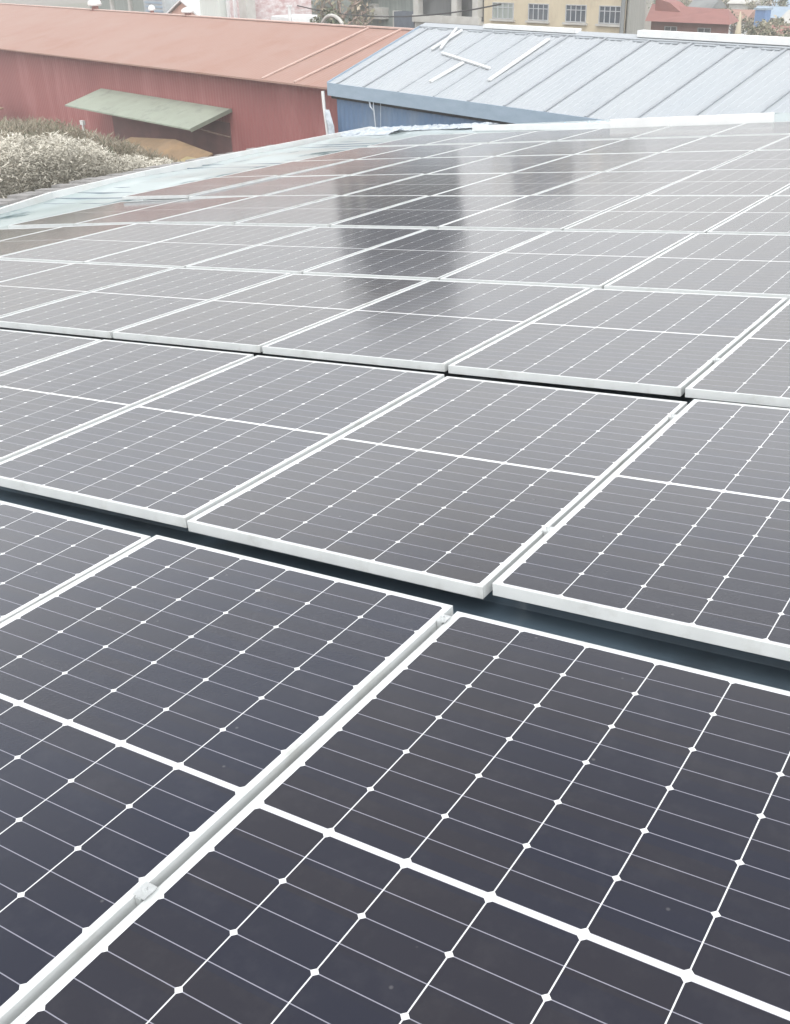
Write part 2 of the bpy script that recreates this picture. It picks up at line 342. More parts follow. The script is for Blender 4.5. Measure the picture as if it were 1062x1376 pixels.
for r, (xo, y0, z0, tilt) in enumerate(ROWS):
    vis, hid = [], []
    for j in range(-7, 6):
        x = xo + j * PITCH
        dy, dz = NUDGE.get((r, j), (rng.uniform(-.006, .006), rng.uniform(-.003, .003)))
        roll = ROLL.get((r, j), 0)
        if r in (0, 1, 2, 3, 4) and x < -5.9:
            zr_ = sag(x + PW, y0 + PL / 2); zl_ = sag(x, y0 + PL / 2); roll = math.degrees(math.atan((zr_ - zl_) / PW)); dz += zl_
        else: dz -= PW * math.tan(R(roll)) * .45
        M = ROOF @ T(x, y0 + dy, z0 + dz) @ Matrix.Rotation(-R(roll), 4, 'Y') @ Matrix.Rotation(tilt + rng.uniform(-.002, .002), 4, 'X') @ Matrix.Rotation(rng.uniform(-.0025, .0025), 4, 'Y')
        cor = [M @ Vector(q) for q in ((0, 0, 0), (PW, 0, 0), (PW, PL, 0), (0, PL, 0))]
        if any((cam.matrix_world.inverted() @ c).z > -.2 for c in cor): continue
        ar = clip_area([tuple(world_to_camera_view(sc, cam, c))[:2] for c in cor])
        if ar > 40: vis.append((j, M))
        elif vis and len(hid) < 1: hid.append((j, M))
    for k, (j, M) in enumerate(vis + hid):
        if not used[0]: o = first; used[0] = True
        else:
            o = first.copy(); COL.objects.link(o)
            for ch in (fo, so_):
                c = ch.copy(); COL.objects.link(c); c.parent = o
        o.matrix_world = M
        pos = ORD[k] if k == 0 else ORD[k] + ' from left'
        if k == len(vis) - 1: pos = 'rightmost'
        if k >= len(vis): pos = 'just past the right end'
        tag(o, f'white framed solar panel, {pos} in the {ROWN[r]} row' + ('' if r in (0, 8) else ' from the viewer'), 'solar panel', 'solar panels in rows on the roof')
        panel_grid[(r, j)] = M

# rails under the rows, clamps in the seams
for r, (xo, y0, z0, tilt) in enumerate(ROWS):
    js = [j for (rr, j) in panel_grid if rr == r]; xa, xb = xo + min(js) * PITCH - .03, xo + (max(js) + 1) * PITCH + .03
    for k, v in enumerate((.22, .80)):
        m = MB(); zm = (RZ - z0 + .026 - PH - .004) / 2; th_ = -PH - .004 - (RZ - z0 + .026)
        if xa < -6: m.bar((xa, 0, zm + sag(xa, y0 + v * PL)), (-5.78, 0, zm), .04, th_); m.bar((-5.77, 0, zm), (xb, 0, zm), .04, th_)
        else: m.box(xa, xb, -.02, .02, RZ - z0 + .026, -PH - .004)
        tag(m.build('mounting_rail', RAIL, M=ROOF @ T(0, y0 + v * PL, z0)), f'aluminium mounting rail under the {"near" if k == 0 else "far"} half of the {ROWN[r]} panel row', 'rail', 'rails carrying the panels')
def clamp():
    m = MB(); m.box(-.015, .015, -.018, .018, .0015, .004); m.tube([(0, 0, .004), (0, 0, .012)], .006, 8); m.box(-.007, .007, -.02, .02, -.07, .0015)
    return m.mesh('panel_clamp', STEEL)
cm = clamp()
for r, j, v, lab in ((0, 1, .325, 'steel clamp in the front row seam, low in the picture'), (0, 1, .962, 'steel clamp at the far end of the front row seam'),
                     (1, 2, .235, 'steel clamp low in the second row, right hand seam'), (1, 2, .86, 'steel clamp high in the second row, right hand seam'),
                     (1, 1, .23, 'steel clamp low in the second row, middle seam'), (1, 1, .88, 'steel clamp high in the second row, middle seam'),
                     (2, 1, .26, 'steel clamp in the third row seam near picture centre'), (2, 2, .24, 'steel clamp in the third row seam near the right edge'),
                     (2, 2, .85, 'steel clamp far up the right hand seam of the third row')):
    xo, y0, z0, tilt = ROWS[r]
    o = bpy.data.objects.new('panel_clamp', cm); COL.objects.link(o); o.matrix_world = ROOF @ T(xo + j * PITCH - .01, y0 + v * PL, z0 + tilt * v * PL)
    tag(o, lab, 'clamp', 'clamps in the panel seams')

# white boards and crumpled sheeting along the far roof edge
def board(label, a, b, h, th, lift, name='white_board'):
    m = MB(); a, b = Vector(a), Vector(b); m.bar((0, 0, 0), b - a, th, h)
    return tag(m.build(name, WHITE, M=ROOF @ T(*(a + Vector((0, 0, lift + h / 2)))), bevel=.004), label, 'board')
FB = [(-4.53, 14.80, RZ + .03), (-1.93, 14.80, RZ + .03)]
board('wide white metal board lying behind the farthest panel row', *FB, .21, .05, 0)
board('thin white batten left of the wide board at the roof end', (-7.75, 16.0, RZ + .03), (-4.55, 15.2, RZ + .03), .10, .06, 0.02)
board('low pale kerb strip right of the wide white board', (-1.8, 14.9, RZ + .03), (3.5, 14.8, RZ + .03), .06, .05, 0)
def crumple(label, x0, x1, y0, y1, hmax, nx, ny, seed, mm):
    rg = random.Random(seed); m = MB(); vs = []
    for j in range(ny + 1):
        for i in range(nx + 1):
            e = math.sin(math.pi * j / ny)
            vs.append((x0 + (x1 - x0) * i / nx + rg.uniform(-.03, .03), y0 + (y1 - y0) * j / ny + rg.uniform(-.05, .05), RZ + .045 + hmax * e * rg.uniform(.25, 1)))
    m.add(vs, [(j * (nx + 1) + i, j * (nx + 1) + i + 1, (j + 1) * (nx + 1) + i + 1, (j + 1) * (nx + 1) + i) for j in range(ny) for i in range(nx)])
    return tag(m.build('crumpled_sheeting', mm, M=ROOF), label, 'sheeting')
FOIL = mat('crumpled_white_sheeting', (.44, .48, .52), .45, (.3, .34, .38), 8, coat=.3)
BFOIL = mat('crumpled_blue_sheeting', (.30, .42, .52), .35, (.55, .62, .68), 10, coat=.3)
crumple('crumpled white insulation sheeting along the far left roof edge', -11.0, -7.9, 16.7, 17.4, .075, 90, 8, 1, FOIL)
crumple('crumpled white sheeting at the foot of the corner pipe', -10.9, -9.6, 15.9, 16.6, .08, 26, 5, 5, FOIL)
crumple('crumpled bluish sheeting tucked behind the thin white batten', -5.9, -4.5, 15.7, 16.1, .11, 30, 5, 2, BFOIL)

# ------------------------------------------------------------------ red building
red = thing('red_warehouse', 'long faded red metal building with a salmon roof, behind the thicket', 'building', RED)
def slab(m, s0, s1, t0, t1, z0, z1, mi=0): return m.box(s0, s1, t0, t1, z0, z1, mi)
m = MB(); m.box(-60, 0.0, .55, 12, GZ, 2.52); m.build('wall', REDWALL, red)
# roof: eave z 2.6 at t=0 up to the ridge, then down behind
m = MB()
def rr(s): return 4.62 + (-s) * .062                  # ridge distance grows to the left
ss = [1.1, -6, -14, -22, -30, -38, -46, -60]
rvs = []
for s_ in ss:
    t_ = rr(s_)
    rvs += [(s_, 0, 2.6), (s_, t_, 3.92), (s_, 2 * t_, 2.6), (s_, 0, 2.54), (s_, t_, 3.86), (s_, 2 * t_, 2.54)]
fs = []
for i in range(len(ss) - 1):
    a, b = i * 6, i * 6 + 6
    fs += [(a, a + 1, b + 1, b), (a + 1, a + 2, b + 2, b + 1), (a + 3, b + 3, b + 4, a + 4), (a + 4, b + 4, b + 5, a + 5), (a, b, b + 3, a + 3), (a + 2, a + 5, b + 5, b + 2)]
e = (len(ss) - 1) * 6
fs += [(0, 3, 4, 1), (1, 4, 5, 2), (e, e + 1, e + 4, e + 3), (e + 1, e + 2, e + 5, e + 4)]
m.add(rvs, fs); rroof = m.build('roof', REDROOF, red)
for s_, nm in ((-3.86, 'lap_strip'), (-1.98, 'lap_strip')):
    m = MB(); m.bar((s_, .05, 2.64), (s_ + .05, rr(s_) - .05, 3.935), .09, .04); m.build(nm, REDPALE, red)
m = MB(); m.bar((-4.0, rr(-4), 3.96), (.9, rr(0), 3.96), .16, .05); m.bar((-60, rr(-60), 3.94), (-4.0, rr(-4), 3.94), .22, .04); m.build('ridge_cap', REDPALE, red)
# dark strip on the wall: the canopy's shade, put in as colour
m = MB(); m.box(-16.6, -7.0, .52, .547, GZ, .85); m.build('canopy_shade_strip', WALLSHADE, red)
m = MB()                                              # green canopy
P_ = [(-17.3, -1.25, .86), (-6.8, -1.25, .86), (-6.8, .54, 1.36), (-17.3, .54, 1.36)]
m.add([(x, y, z) for x, y, z in P_] + [(x, y, z - .06) for x, y, z in P_], [(0, 1, 2, 3), (7, 6, 5, 4), (0, 4, 5, 1), (1, 5, 6, 2), (2, 6, 7, 3), (3, 7, 4, 0)])
can = m.build('canopy', GREEN, red)
for s_ in (-17.0, -12.0, -7.0):
    m = MB(); m.bar((s_, .5, .35), (s_, -1.0, .86), .05, .05); m.build('canopy_brace', BARK, red)
m = MB(); m.bar((-6.78, -1.27, .82), (-6.78, .53, 1.32), .05, .13); m.build('canopy_end_board', mat('mossy_board', (.17, .19, .15), .8), red)
def vent(label, s, t, zb, r, h, mm=None):
    o = thing('roof_vent', label, 'vent', RED @ T(s, t, zb), 'vents on the red roof ridge')
    m = MB(); m.tube([(0, 0, -.1), (0, 0, h * .35)], [r * .6, r * .55], 10); m.build('base', ROSE, o)
    m = MB(); m.tube([(0, 0, h * .35), (0, 0, h * .5), (0, 0, h * .75), (0, 0, h * .92), (0, 0, h)], [r, r * 1.12, r * 1.0, r * .6, r * .1], 14); m.build('cap', WHITE, o)
vent('large white domed vent, leftmost on the red roof ridge', -28.9, 6.45, 3.92, .33, .55)
vent('small white vent in the middle of the red roof ridge', -22.0, 6.05, 3.92, .16, .38)
vent('wide low white vent, rightmost on the red roof ridge', -18.2, 5.80, 3.92, .27, .36)
# ochre canvas shelter and bits by the wall
o = thing('canvas_shelter', 'ochre canvas lean-to roof beneath the green canopy', 'shelter', RED @ T(0, -1.6, 0))
m = MB(); a_ = [(-11.9, .5, .06), (-8.3, .5, .34), (-5.7, .5, .12), (-5.9, -.5, -.32), (-8.6, -.6, -.12), (-11.8, -.6, -.22)]
m.add(a_ + [(x, y, z - .05) for x, y, z in a_], [(0, 5, 4, 1), (1, 4, 3, 2), (6, 7, 10, 11), (7, 8, 9, 10), (0, 1, 7, 6), (1, 2, 8, 7), (2, 3, 9, 8), (3, 4, 10, 9), (4, 5, 11, 10), (5, 0, 6, 11)]); m.build('canvas', OCHRE, o)
m = MB()
for s_, t_ in ((-11.8, .4), (-8.3, .4), (-5.8, .4), (-6, -.4), (-8.6, -.5), (-11.7, -.5)): m.bar((s_, t_, GZ), (s_, t_, -.25), .07, .07)
m.build('post', BARK, o)
o = thing('yellow_stall', 'small yellow canvas awning at the end of the ochre lean-to', 'awning', RED @ T(-5.6, -1.6, -.15))
m = MB(); m.add([(-1.1, 0, .12), (1.2, 0, .16), (1.2, -1.2, -.18), (-1.1, -1.2, -.22), (-1.1, 0, .08), (1.2, 0, .12), (1.2, -1.2, -.4), (-1.1, -1.2, -.44)], [(0, 3, 2, 1), (4, 5, 6, 7), (0, 1, 5, 4), (3, 7, 6, 2), (0, 4, 7, 3), (1, 2, 6, 5)]); m.build('canvas', YELLOW, o)
m = MB()
for s_ in (-1, 1.1):
    for t_ in (-.1, -1.1): m.bar((s_, t_, GZ), (s_, t_, -.1), .06, .06)
m.build('post', BARK, o)
o = thing('cream_shed', 'corner of a cream sheet roof at the left edge behind the thicket', 'shed', RED @ T(-27.2, -1.8, 0))
m = MB(); m.box(-2.5, 1.9, -1.5, .6, GZ, -.35); m.build('wall', BEIGE, o)
m = MB(); m.add([(-2.7, -1.8, -.45), (2.2, -1.8, -.45), (2.2, .8, .1), (-2.7, .8, .1), (-2.7, -1.8, -.5), (2.2, -1.8, -.5), (2.2, .8, .05), (-2.7, .8, .05)], [(0, 1, 2, 3), (7, 6, 5, 4), (0, 4, 5, 1), (1, 5, 6, 2), (2, 6, 7, 3), (3, 7, 4, 0)]); m.build('roof', OCHRE, o)
m = MB(); m.tube([(-17.9, -.3, GZ), (-17.9, -.3, -.1)], .05); m.box(-18.05, -17.75, -.36, -.24, -.12, .06)
tag(m.build('white_post', WHITE, M=RED), 'short white post in front of the red wall', 'post')

# corner pipe, plastic scrap and cord
m = MB(); m.tube([(-.2, -.12, 2.5), (-.17, -.12, 2.0), (-.08, -.13, 1.5), (-.04, -.12, 1.1), (-.04, -.12, GZ)], .055, 8)
tag(m.build('downpipe', WHITE, M=RED), 'slightly bent white downpipe at the corner of the red wall', 'pipe')
m = MB(); pts = [(.06, 1.98, .10), (.1, 1.75, .16), (.2, 1.5, .17), (.22, 1.2, .17), (.2, .8, .16), (.2, GZ, .14)]
vs = []
for i, (s_, z_, w_) in enumerate(pts): vs += [(s_ - w_, -.18, z_), (s_, -.26 - .03 * (i % 2), z_), (s_ + w_, -.17, z_)]
m.add(vs, [(i * 3 + k, i * 3 + k + 1, i * 3 + k + 4, i * 3 + k + 3) for i in range(len(pts) - 1) for k in range(2)])
so2 = m.build('plastic_scrap', FOIL, M=RED); so2.modifiers.new('solid', 'SOLIDIFY').thickness = .01
tag(so2, 'grey white plastic strip hanging beside the corner downpipe', 'plastic sheet')
m = MB(); m.tube([(2.25, .0, 2.45), (2.28, -.02, 2.2), (2.4, -.03, 1.4), (2.42, -.02, .6)], .018, 5); m.tube([(2.05, .0, 2.45), (2.12, -.03, 2.25), (2.28, -.02, 2.15)], .03, 5); m.tube([(2.62, .0, 2.45), (2.60, -.02, 1.5)], .008, 5)
tag(m.build('hanging_cord', FOIL, M=BLU), 'pale frayed cord hanging in front of the blue wall', 'cord')

# ------------------------------------------------------------------ blue building
blu = thing('blue_warehouse', 'blue walled metal building with a pale ribbed roof, beyond the panels', 'building', BLU)
m = MB(); m.box(.1, 23, .12, 7.4, GZ, 2.50); m.build('wall', BLUEWALL, blu)
ang = math.atan2(1.42, 3.82); RL = math.hypot(1.42, 3.82)
SL = T(0, 0, 2.75) @ Matrix.Rotation(ang, 4, 'X')                     # roof plane: x along the eave, y up the slope
def roof_sheet(x0, x1, ln, pitch, rh):
    m = MB(); pr = []; x = x0
    while x < x1 - pitch: pr += [(x, 0), (x + pitch * .62, 0), (x + pitch * .70, rh), (x + pitch * .85, rh), (x + pitch * .93, 0)]; x += pitch
    pr.append((x1, 0)); n = len(pr)
    m.add([(x, 0, z) for x, z in pr] + [(x, ln, z) for x, z in pr] + [(x, 0, z - .03) for x, z in pr], [(i, i + 1, n + i + 1, n + i) for i in range(n - 1)] + [(2 * n + i, 2 * n + i + 1, i + 1, i) for i in range(n - 1)])
    return m
o = roof_sheet(-.15, 23, RL, .235, .018).build('roof', BLUEROOF, blu); o.matrix_local = SL
m = MB(); m.add([(-.15, 3.82, 4.16), (23, 3.82, 4.16), (23, 7.7, 2.7), (-.15, 7.7, 2.7)], [(0, 1, 2, 3)]); m.build('rear_roof', BLUEROOF, blu)
SEAM = mat('roof_seam_shadow_metal', (.31, .335, .36), .5)
seams = [.35, 1.75, 3.5, 5.15, 6.62, 8.05, 9.55, 10.95, 12.35, 13.7, 15.1, 16.5, 17.9, 19.3, 20.7]
for s_ in seams:
    m = MB(); m.box(s_ - .035, s_ + .035, 0, RL - .05, .01, .04); o = m.build('seam', SEAM, blu); o.matrix_local = SL
m = MB(); m.box(-.16, 23, -.05, -.012, -.36, .015); o = m.build('fascia', FASCIA, blu); o.matrix_local = T(0, 0, 2.75)
m = MB(); m.box(-.19, -.155, -.02, RL, -.16, .045); o = m.build('verge_board', FASCIA, blu); o.matrix_local = SL
m = MB(); m.bar((-.15, RL, .03), (23, RL, .03), .26, .03); o = m.build('ridge_cap', BLUEROOF, blu); o.matrix_local = SL
m = MB(); rg = random.Random(4); x = .2                               # dark foam closures under the cap
while x < 22:
    a = rg.uniform(.3, .7); m = MB(); m.box(x, x + a, RL - .22, RL - .15, .012, .03); x += a + rg.uniform(.25, .6)
    o = m.build('ridge_closure', SEAM, blu); o.matrix_local = SL
m = MB(); m.box(-.1, 23, .05, .11, 2.3, 2.52); m.build('eave_shade_strip', DARK, blu)  # solid near-black strip put in for the shade under the eave
def rboard(label, a, b, wd=.13, h=.05):
    m = MB(); m.bar((a[0], a[1], 0), (b[0], b[1], 0), wd, h)
    tag(m.build('white_roof_strip', WHITE, M=BLU @ SL @ T(0, 0, .03 + h / 2 + (.03 if 'crossing' in label else 0))), label, 'metal strip', 'white strips lying on the blue roof')
rboard('long white strip lying on the blue roof, left of a crossing one', (2.22, 2.47), (2.2, 3.79), .07)
rboard('white strip crossing over another near the blue ridge', (2.55, 2.56), (1.85, 3.86), .07)
rboard('white strip lying across the ribs of the blue roof', (2.86, 2.35), (5.68, 1.73), .075)
rboard('short white strip low on the blue roof, left side', (4.22, .68), (4.32, 1.91), .11)
rboard('longest white strip running up the middle of the blue roof', (6.3, 1.11), (6.16, 3.63), .115)
def ridgeb(label, a, b, h):
    m = MB(); m.bar((a, 0, 0), (b, 0, 0), .24, h); tag(m.build('white_ridge_flashing', WHITE, M=BLU @ T(0, 3.85, 4.215 + h / 2)), label, 'flashing', 'white flashings on the blue ridge')
ridgeb('white ridge flashing in front of the cream building', 2.95, 6.85, .11)
ridgeb('long white ridge flashing at the right, before the red house', 9.1, 16.5, .16)

# ------------------------------------------------------------------ dry thicket between the roofs
def thicket(name, label, mats, prof, ysz, x0, x1, zb, n, hl, wl, lean, seed, jit):
    rg = random.Random(seed); m = MB()
    def top(y):
        for (a, za), (b, zb_) in zip(prof, prof[1:]):
            if a <= y <= b: return za + (zb_ - za) * (y - a) / (b - a)
        return prof[0][1] if y < prof[0][0] else prof[-1][1]
    for i in range(n):
        y = rg.uniform(*ysz); x = rg.uniform(x0, x1); k = (x - x1) / (x0 - x1)
        cl_ = .5 + .5 * math.sin(y * 5.3 + math.sin(x * 6) * 1.7) * math.sin(x * 4.1 + y * 1.9)
        zt = top(y) * 1.0 - jit * .9 * (1 - cl_) - .5 * abs(k - .5) ** 2
        z = zt - abs(rg.gauss(0, 1)) * .55 if rg.random() < .75 else rg.uniform(zb, zt)
        z = max(z, zb); h = rg.uniform(.5, 1.2) * hl; w_ = rg.uniform(.5, 1.3) * wl; a = rg.uniform(0, 6.28)
        dx, dy = math.cos(a) * w_, math.sin(a) * w_; lx, ly = rg.gauss(0, lean), rg.gauss(0, lean)
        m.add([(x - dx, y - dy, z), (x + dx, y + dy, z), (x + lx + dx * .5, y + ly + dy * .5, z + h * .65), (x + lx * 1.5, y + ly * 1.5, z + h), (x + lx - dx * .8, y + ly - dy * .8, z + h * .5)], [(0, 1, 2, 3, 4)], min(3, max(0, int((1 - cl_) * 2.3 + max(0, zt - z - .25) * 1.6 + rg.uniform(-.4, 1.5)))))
    return tag(m.build(name, mats), label, 'thicket', kind='stuff')
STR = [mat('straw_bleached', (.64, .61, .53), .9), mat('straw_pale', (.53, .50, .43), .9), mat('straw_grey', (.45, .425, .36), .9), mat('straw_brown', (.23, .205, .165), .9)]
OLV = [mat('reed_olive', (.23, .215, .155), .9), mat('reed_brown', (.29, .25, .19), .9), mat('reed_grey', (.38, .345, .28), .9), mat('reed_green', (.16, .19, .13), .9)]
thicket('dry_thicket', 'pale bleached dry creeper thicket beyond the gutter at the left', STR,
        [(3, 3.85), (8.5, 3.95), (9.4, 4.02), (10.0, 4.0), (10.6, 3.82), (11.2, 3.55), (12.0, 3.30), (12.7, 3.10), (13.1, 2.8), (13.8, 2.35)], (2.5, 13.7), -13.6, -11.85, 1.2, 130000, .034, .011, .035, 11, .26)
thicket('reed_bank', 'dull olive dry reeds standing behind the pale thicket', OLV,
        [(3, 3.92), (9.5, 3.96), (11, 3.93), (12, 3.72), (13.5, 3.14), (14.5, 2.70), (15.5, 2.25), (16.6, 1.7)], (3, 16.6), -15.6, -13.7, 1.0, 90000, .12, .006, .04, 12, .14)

# ------------------------------------------------------------------ town behind
def block(name, label, cat, s0, s1, t0, t1, z1, wm, M=BLU, z0=GZ, group=None):
    o = thing(name, label, cat, M @ T(s0, t0, 0), group); m = MB(); m.box(0, s1 - s0, 0, t1 - t0, z0, z1); m.build('wall', wm, o); return o
def window(parent, x, z0, w_, h, cols=4, y=0.0, frame_m=None, pane_m=None):
    fm = frame_m or FRAMEW; m = MB(); d0, d1 = y - .06, y + .01
    m.box(x, x + .035, d0, d1, z0, z0 + h); m.box(x + w_ - .035, x + w_, d0, d1, z0, z0 + h)
    m.box(x + .035, x + w_ - .035, d0, d1, z0, z0 + .035); m.box(x + .035, x + w_ - .035, d0, d1, z0 + h - .035, z0 + h)
    if cols:
        m.box(x + .035, x + w_ - .035, d0 + .01, d1, z0 + h * .68, z0 + h * .68 + .035)
        for k in range(1, cols): m.box(x + w_ * k / cols - .022, x + w_ * k / cols + .022, d0 + .012, d1, z0 + .035, z0 + h - .035)
    f = m.build('window', fm, parent)
    p = MB(); p.box(x + .05, x + w_ - .05, y - .02, y - .004, z0 + .05, z0 + h - .05); p.build('pane', pane_m or GLASS, f)
    s_ = MB(); s_.box(x - .12, x + w_ + .12, y - .16, y - .001, z0 - .12, z0 - .02); s_.build('sill', parent.children[0].data.materials[0], f)
    return f
cr_ = thing('cream_building', 'cream rendered building with white barred windows behind the blue roof', 'building', BLU @ T(-22.3, 26, 0))
SK = -.74                                             # the side walls run off square
m = MB(); q4 = [(0, 0), (11.1, 0), (11.1 + 9 * SK, 9), (9 * SK, 9)]; m.prism(q4, GZ, 5.6, axis='z'); m.build('wall', CREAM, cr_)
m = MB(); m.add([(11.14, .05, GZ), (11.14 + 9 * SK, 9, GZ), (11.14 + 9 * SK, 9, 5.6), (11.14, .05, 5.6), (11.3, .0, GZ), (11.3 + 9 * SK, 9, GZ), (11.3 + 9 * SK, 9, 5.6), (11.3, .0, 5.6)], [(0, 1, 2, 3), (7, 6, 5, 4), (0, 4, 5, 1), (3, 2, 6, 7), (0, 3, 7, 4), (1, 5, 6, 2)]); m.build('side_wall', mat('side_concrete', (.36, .36, .33), .85, (.24, .24, .22), 1.2, (4, 4, .3)), cr_)
m = MB(); m.tube([(11.0, -.12, GZ), (11.0, -.12, 5.4)], .11, 8); m.build('drainpipe', GREYW, cr_)
m = MB(); m.box(-.15, 11.25, -.15, .2, 5.6, 5.85); m.box(0, 10.85, -.08, -.002, 1.55, 1.85); m.build('cornice', PALE, cr_)
for a, b, sh in ((-21.5, -19.7, 1), (-18.45, -16.85, 0), (-15.5, -13.98, 0), (-13.03, -11.5, 0)):
    window(cr_, a + 22.3, 2.58, b - a, .86, 4, pane_m=GREYG if sh else None)
    window(cr_, a + 22.3, .1, b - a, .9, 4)
    window(cr_, a + 22.3, 4.35, b - a, .86, 4)
tk = thing('roof_tank', 'dark blue grey stair tower on the cream building roof', 'roof tower', BLU @ T(-21.9, 27.2, 5.6))
m = MB(); m.box(0, 2.3, 0, 3, .3, 2.3); m.build('wall', mat('dark_blue_grey_sheet', (.045, .06, .10), .7, (.04, .05, .08), 1), tk); m = MB(); m.box(-.15, 2.45, -.15, 3.15, 0, .3); m.box(-.1, 2.4, -.1, 3.1, 2.3, 2.4); m.build('roof', GREYW, tk)
# porch building with dark openings
po = block('porch_building', 'pale porch with dark openings between white pillars', 'building', -28.9, -22.4, 26.6, 33, 4.3, GREYW)
m = MB(); m.box(0, 6.5, -.7, 0, GZ, 2.35); m.box(0, 6.5, -.9, -.7, 2.2, 2.62); m.build('balcony', PALE, po)
for x in (.35, 4.15, 6.1):
    m = MB(); m.box(x - .28, x + .22, -.85, -.45, 2.62, 4.0); m.build('pillar', PALE, po)
m = MB(); m.box(-.1, 6.5, -.95, 0, 4.0, 4.4); m.build('lintel', PALE, po)
# tall dark block
ta = block('apartment_block', 'tall dark grey apartment block whose base shows above the red ridge', 'building', -51.9, -45.2, 33.2, 42, 7.5, GREYW)
m = MB(); m.box(-.05, 6.75, -.05, 8.8, 7.5, 13.4); m.build('dark_cladding', mat('near_black_cladding', (.035, .038, .042), .6, (.05, .052, .055), .5, (1, 1, .3)), ta)
m = MB(); m.box(2.4, 6.7, .3, 7, 13.4, 16.4); m.build('penthouse', mat('penthouse_render', (.20, .20, .20), .85), ta)
for x_, z_ in ((1.5, 10.5), (3.9, 9.2)):
    m = MB(); m.box(x_, x_ + .45, -.16, -.052, 4.0, z_); m.build('reflection_break_strip', PALE, ta)  # unseen pale strips, added to break up the block's reflection in the panels
for fl in range(3):
    for k in range(2): window(ta, 2.1 + k * 2.4, 4.2 + fl * 2.5, 1.5, 1.3, 2)
lo_ = thing('low_shop_row', 'low row with beige wall, shutters and a dark awning above the red ridge', 'building', BLU @ T(-41.8, 26.2, 0))
m = MB(); m.box(0, 5.4, 0, 6, GZ, 3.95); m.build('beige_wall', BEIGE, lo_)
m = MB(); m.box(5.4, 12.9, .4, 6, GZ, 3.9); m.build('shuttered_front', GREYG, lo_)
m = MB(); m.box(7.4, 8.1, .1, .4, 2.3, 3.1); m.build('shop_sign', PALE, lo_)
m = MB(); m.box(8.3, 9.2, -.2, .4, 2.2, 2.9); m.build('shop_counter', PALE, lo_)
m = MB(); m.box(10.3, 10.7, -.1, .4, 1.6, 2.75); m.build('pillar', PALE, lo_)
m = MB(); m.box(10.7, 12.8, -.3, .4, 1.8, 2.72); m.build('dark_awning', mat('slate_awning', (.10, .12, .15), .7), lo_)
m = MB(); m.box(-.2, 13.0, -.3, 6.2, 3.96, 4.15); m.build('roof', PALE, lo_)

# trees: a trunk with limbs, and a crown of leaf clumps or bare twigs
LEAF = [mat('leaf_dark', (.05, .07, .035), .8), mat('leaf_mid', (.09, .11, .06), .8), mat('leaf_dusty', (.15, .15, .10), .8)]
DRY = [mat('leaf_dry_tan', (.40, .34, .25), .85), mat('leaf_dry_olive', (.26, .25, .17), .85)]
def tree(label, M, h, r, nleaf, mats, seed, bark=BARK, bare=False, cat='tree', name='tree', group=None, zc=None):
    rg = random.Random(seed); o = thing(name, label, cat, M, group)
    m = MB(); zc = zc or h * .62
    m.tube([(0, 0, 0), (rg.uniform(-.1, .1), rg.uniform(-.1, .1), h * .3), (rg.uniform(-.2, .2), rg.uniform(-.2, .2), h * .6), (0, 0, h * .9)], [r * .11, r * .085, r * .05, r * .015], 7)
    tips = []
    for k in range(14 if bare else 8):
        a = rg.uniform(0, 6.28); z0 = h * rg.uniform(.28, .7); rr_ = r * rg.uniform(.55, 1); z1 = z0 + h * rg.uniform(.1, .3)
        pm = (math.cos(a) * rr_ * .5, math.sin(a) * rr_ * .5, z0 + (z1 - z0) * .6); pe = (math.cos(a) * rr_, math.sin(a) * rr_, z1)
        m.tube([(0, 0, z0), pm, pe], [r * .045, r * .03, r * .008], 5); tips.append(pe)
        if bare:
            for q in range(7):
                b = Vector(pm).lerp(Vector(pe), rg.random()); d = Vector((rg.gauss(0, 1), rg.gauss(0, 1), rg.uniform(.2, 1.4))).normalized() * r * rg.uniform(.25, .5)
                m.tube([b, b + d * .6, b + d * 1.0 + Vector((0, 0, -.05))], [r * .014, r * .01, r * .004], 4)
    m.build('trunk', bark, o)
    c = MB(); cen = [(rg.uniform(-.6, .6) * r, rg.uniform(-.6, .6) * r, zc + rg.uniform(-.28, .34) * h * .8) for _ in range(9)] + tips
    sz = .05 * r + .05
    for i in range(nleaf):
        q = rg.choice(cen); d = Vector((rg.gauss(0, 1), rg.gauss(0, 1), rg.gauss(0, .8))) * r * .17; p = Vector(q) + d
        n_ = Vector((rg.gauss(0, 1), rg.gauss(0, 1), rg.gauss(.5, 1))).normalized(); a = n_.orthogonal().normalized() * sz * rg.uniform(.6, 1.3); b = n_.cross(a) * .6
        c.add([p - a, p + b, p + a, p - b], [(0, 1, 2, 3)], rg.randrange(len(mats)))
    c.build('crown', mats, o)
    return o
tree('bare branching tree with pinkish limbs before the beige wall', BLU @ T(-34.6, 24.0, GZ), 6.2, 2.2, 700, DRY, 21, PALEBARK, True)
tree('dark leafy tree beside the beige ground floor, left of the bare one', BLU @ T(-38.9, 22.5, GZ), 5.4, 1.7, 1600, LEAF + DRY, 22)
tree('dusty low tree at the left of the grey block, behind the white pole', BLU @ T(-43.0, 23, GZ), 5.0, 2.0, 2200, LEAF, 23)
m = MB(); m.tube([(-21.95, 14, GZ), (-21.95, 14, 2.2)] + [(-20.65 - 1.3 * math.cos(a * math.pi / 12), 14, 2.2 + 1.2 * math.sin(a * math.pi / 12)) for a in range(1, 12)] + [(-19.35, 14, 2.2), (-19.35, 14, GZ)], .09, 7)
tag(m.build('arched_gateway', PALE, M=BLU), 'pale arched pipe gateway just behind the red roof ridge', 'arch')
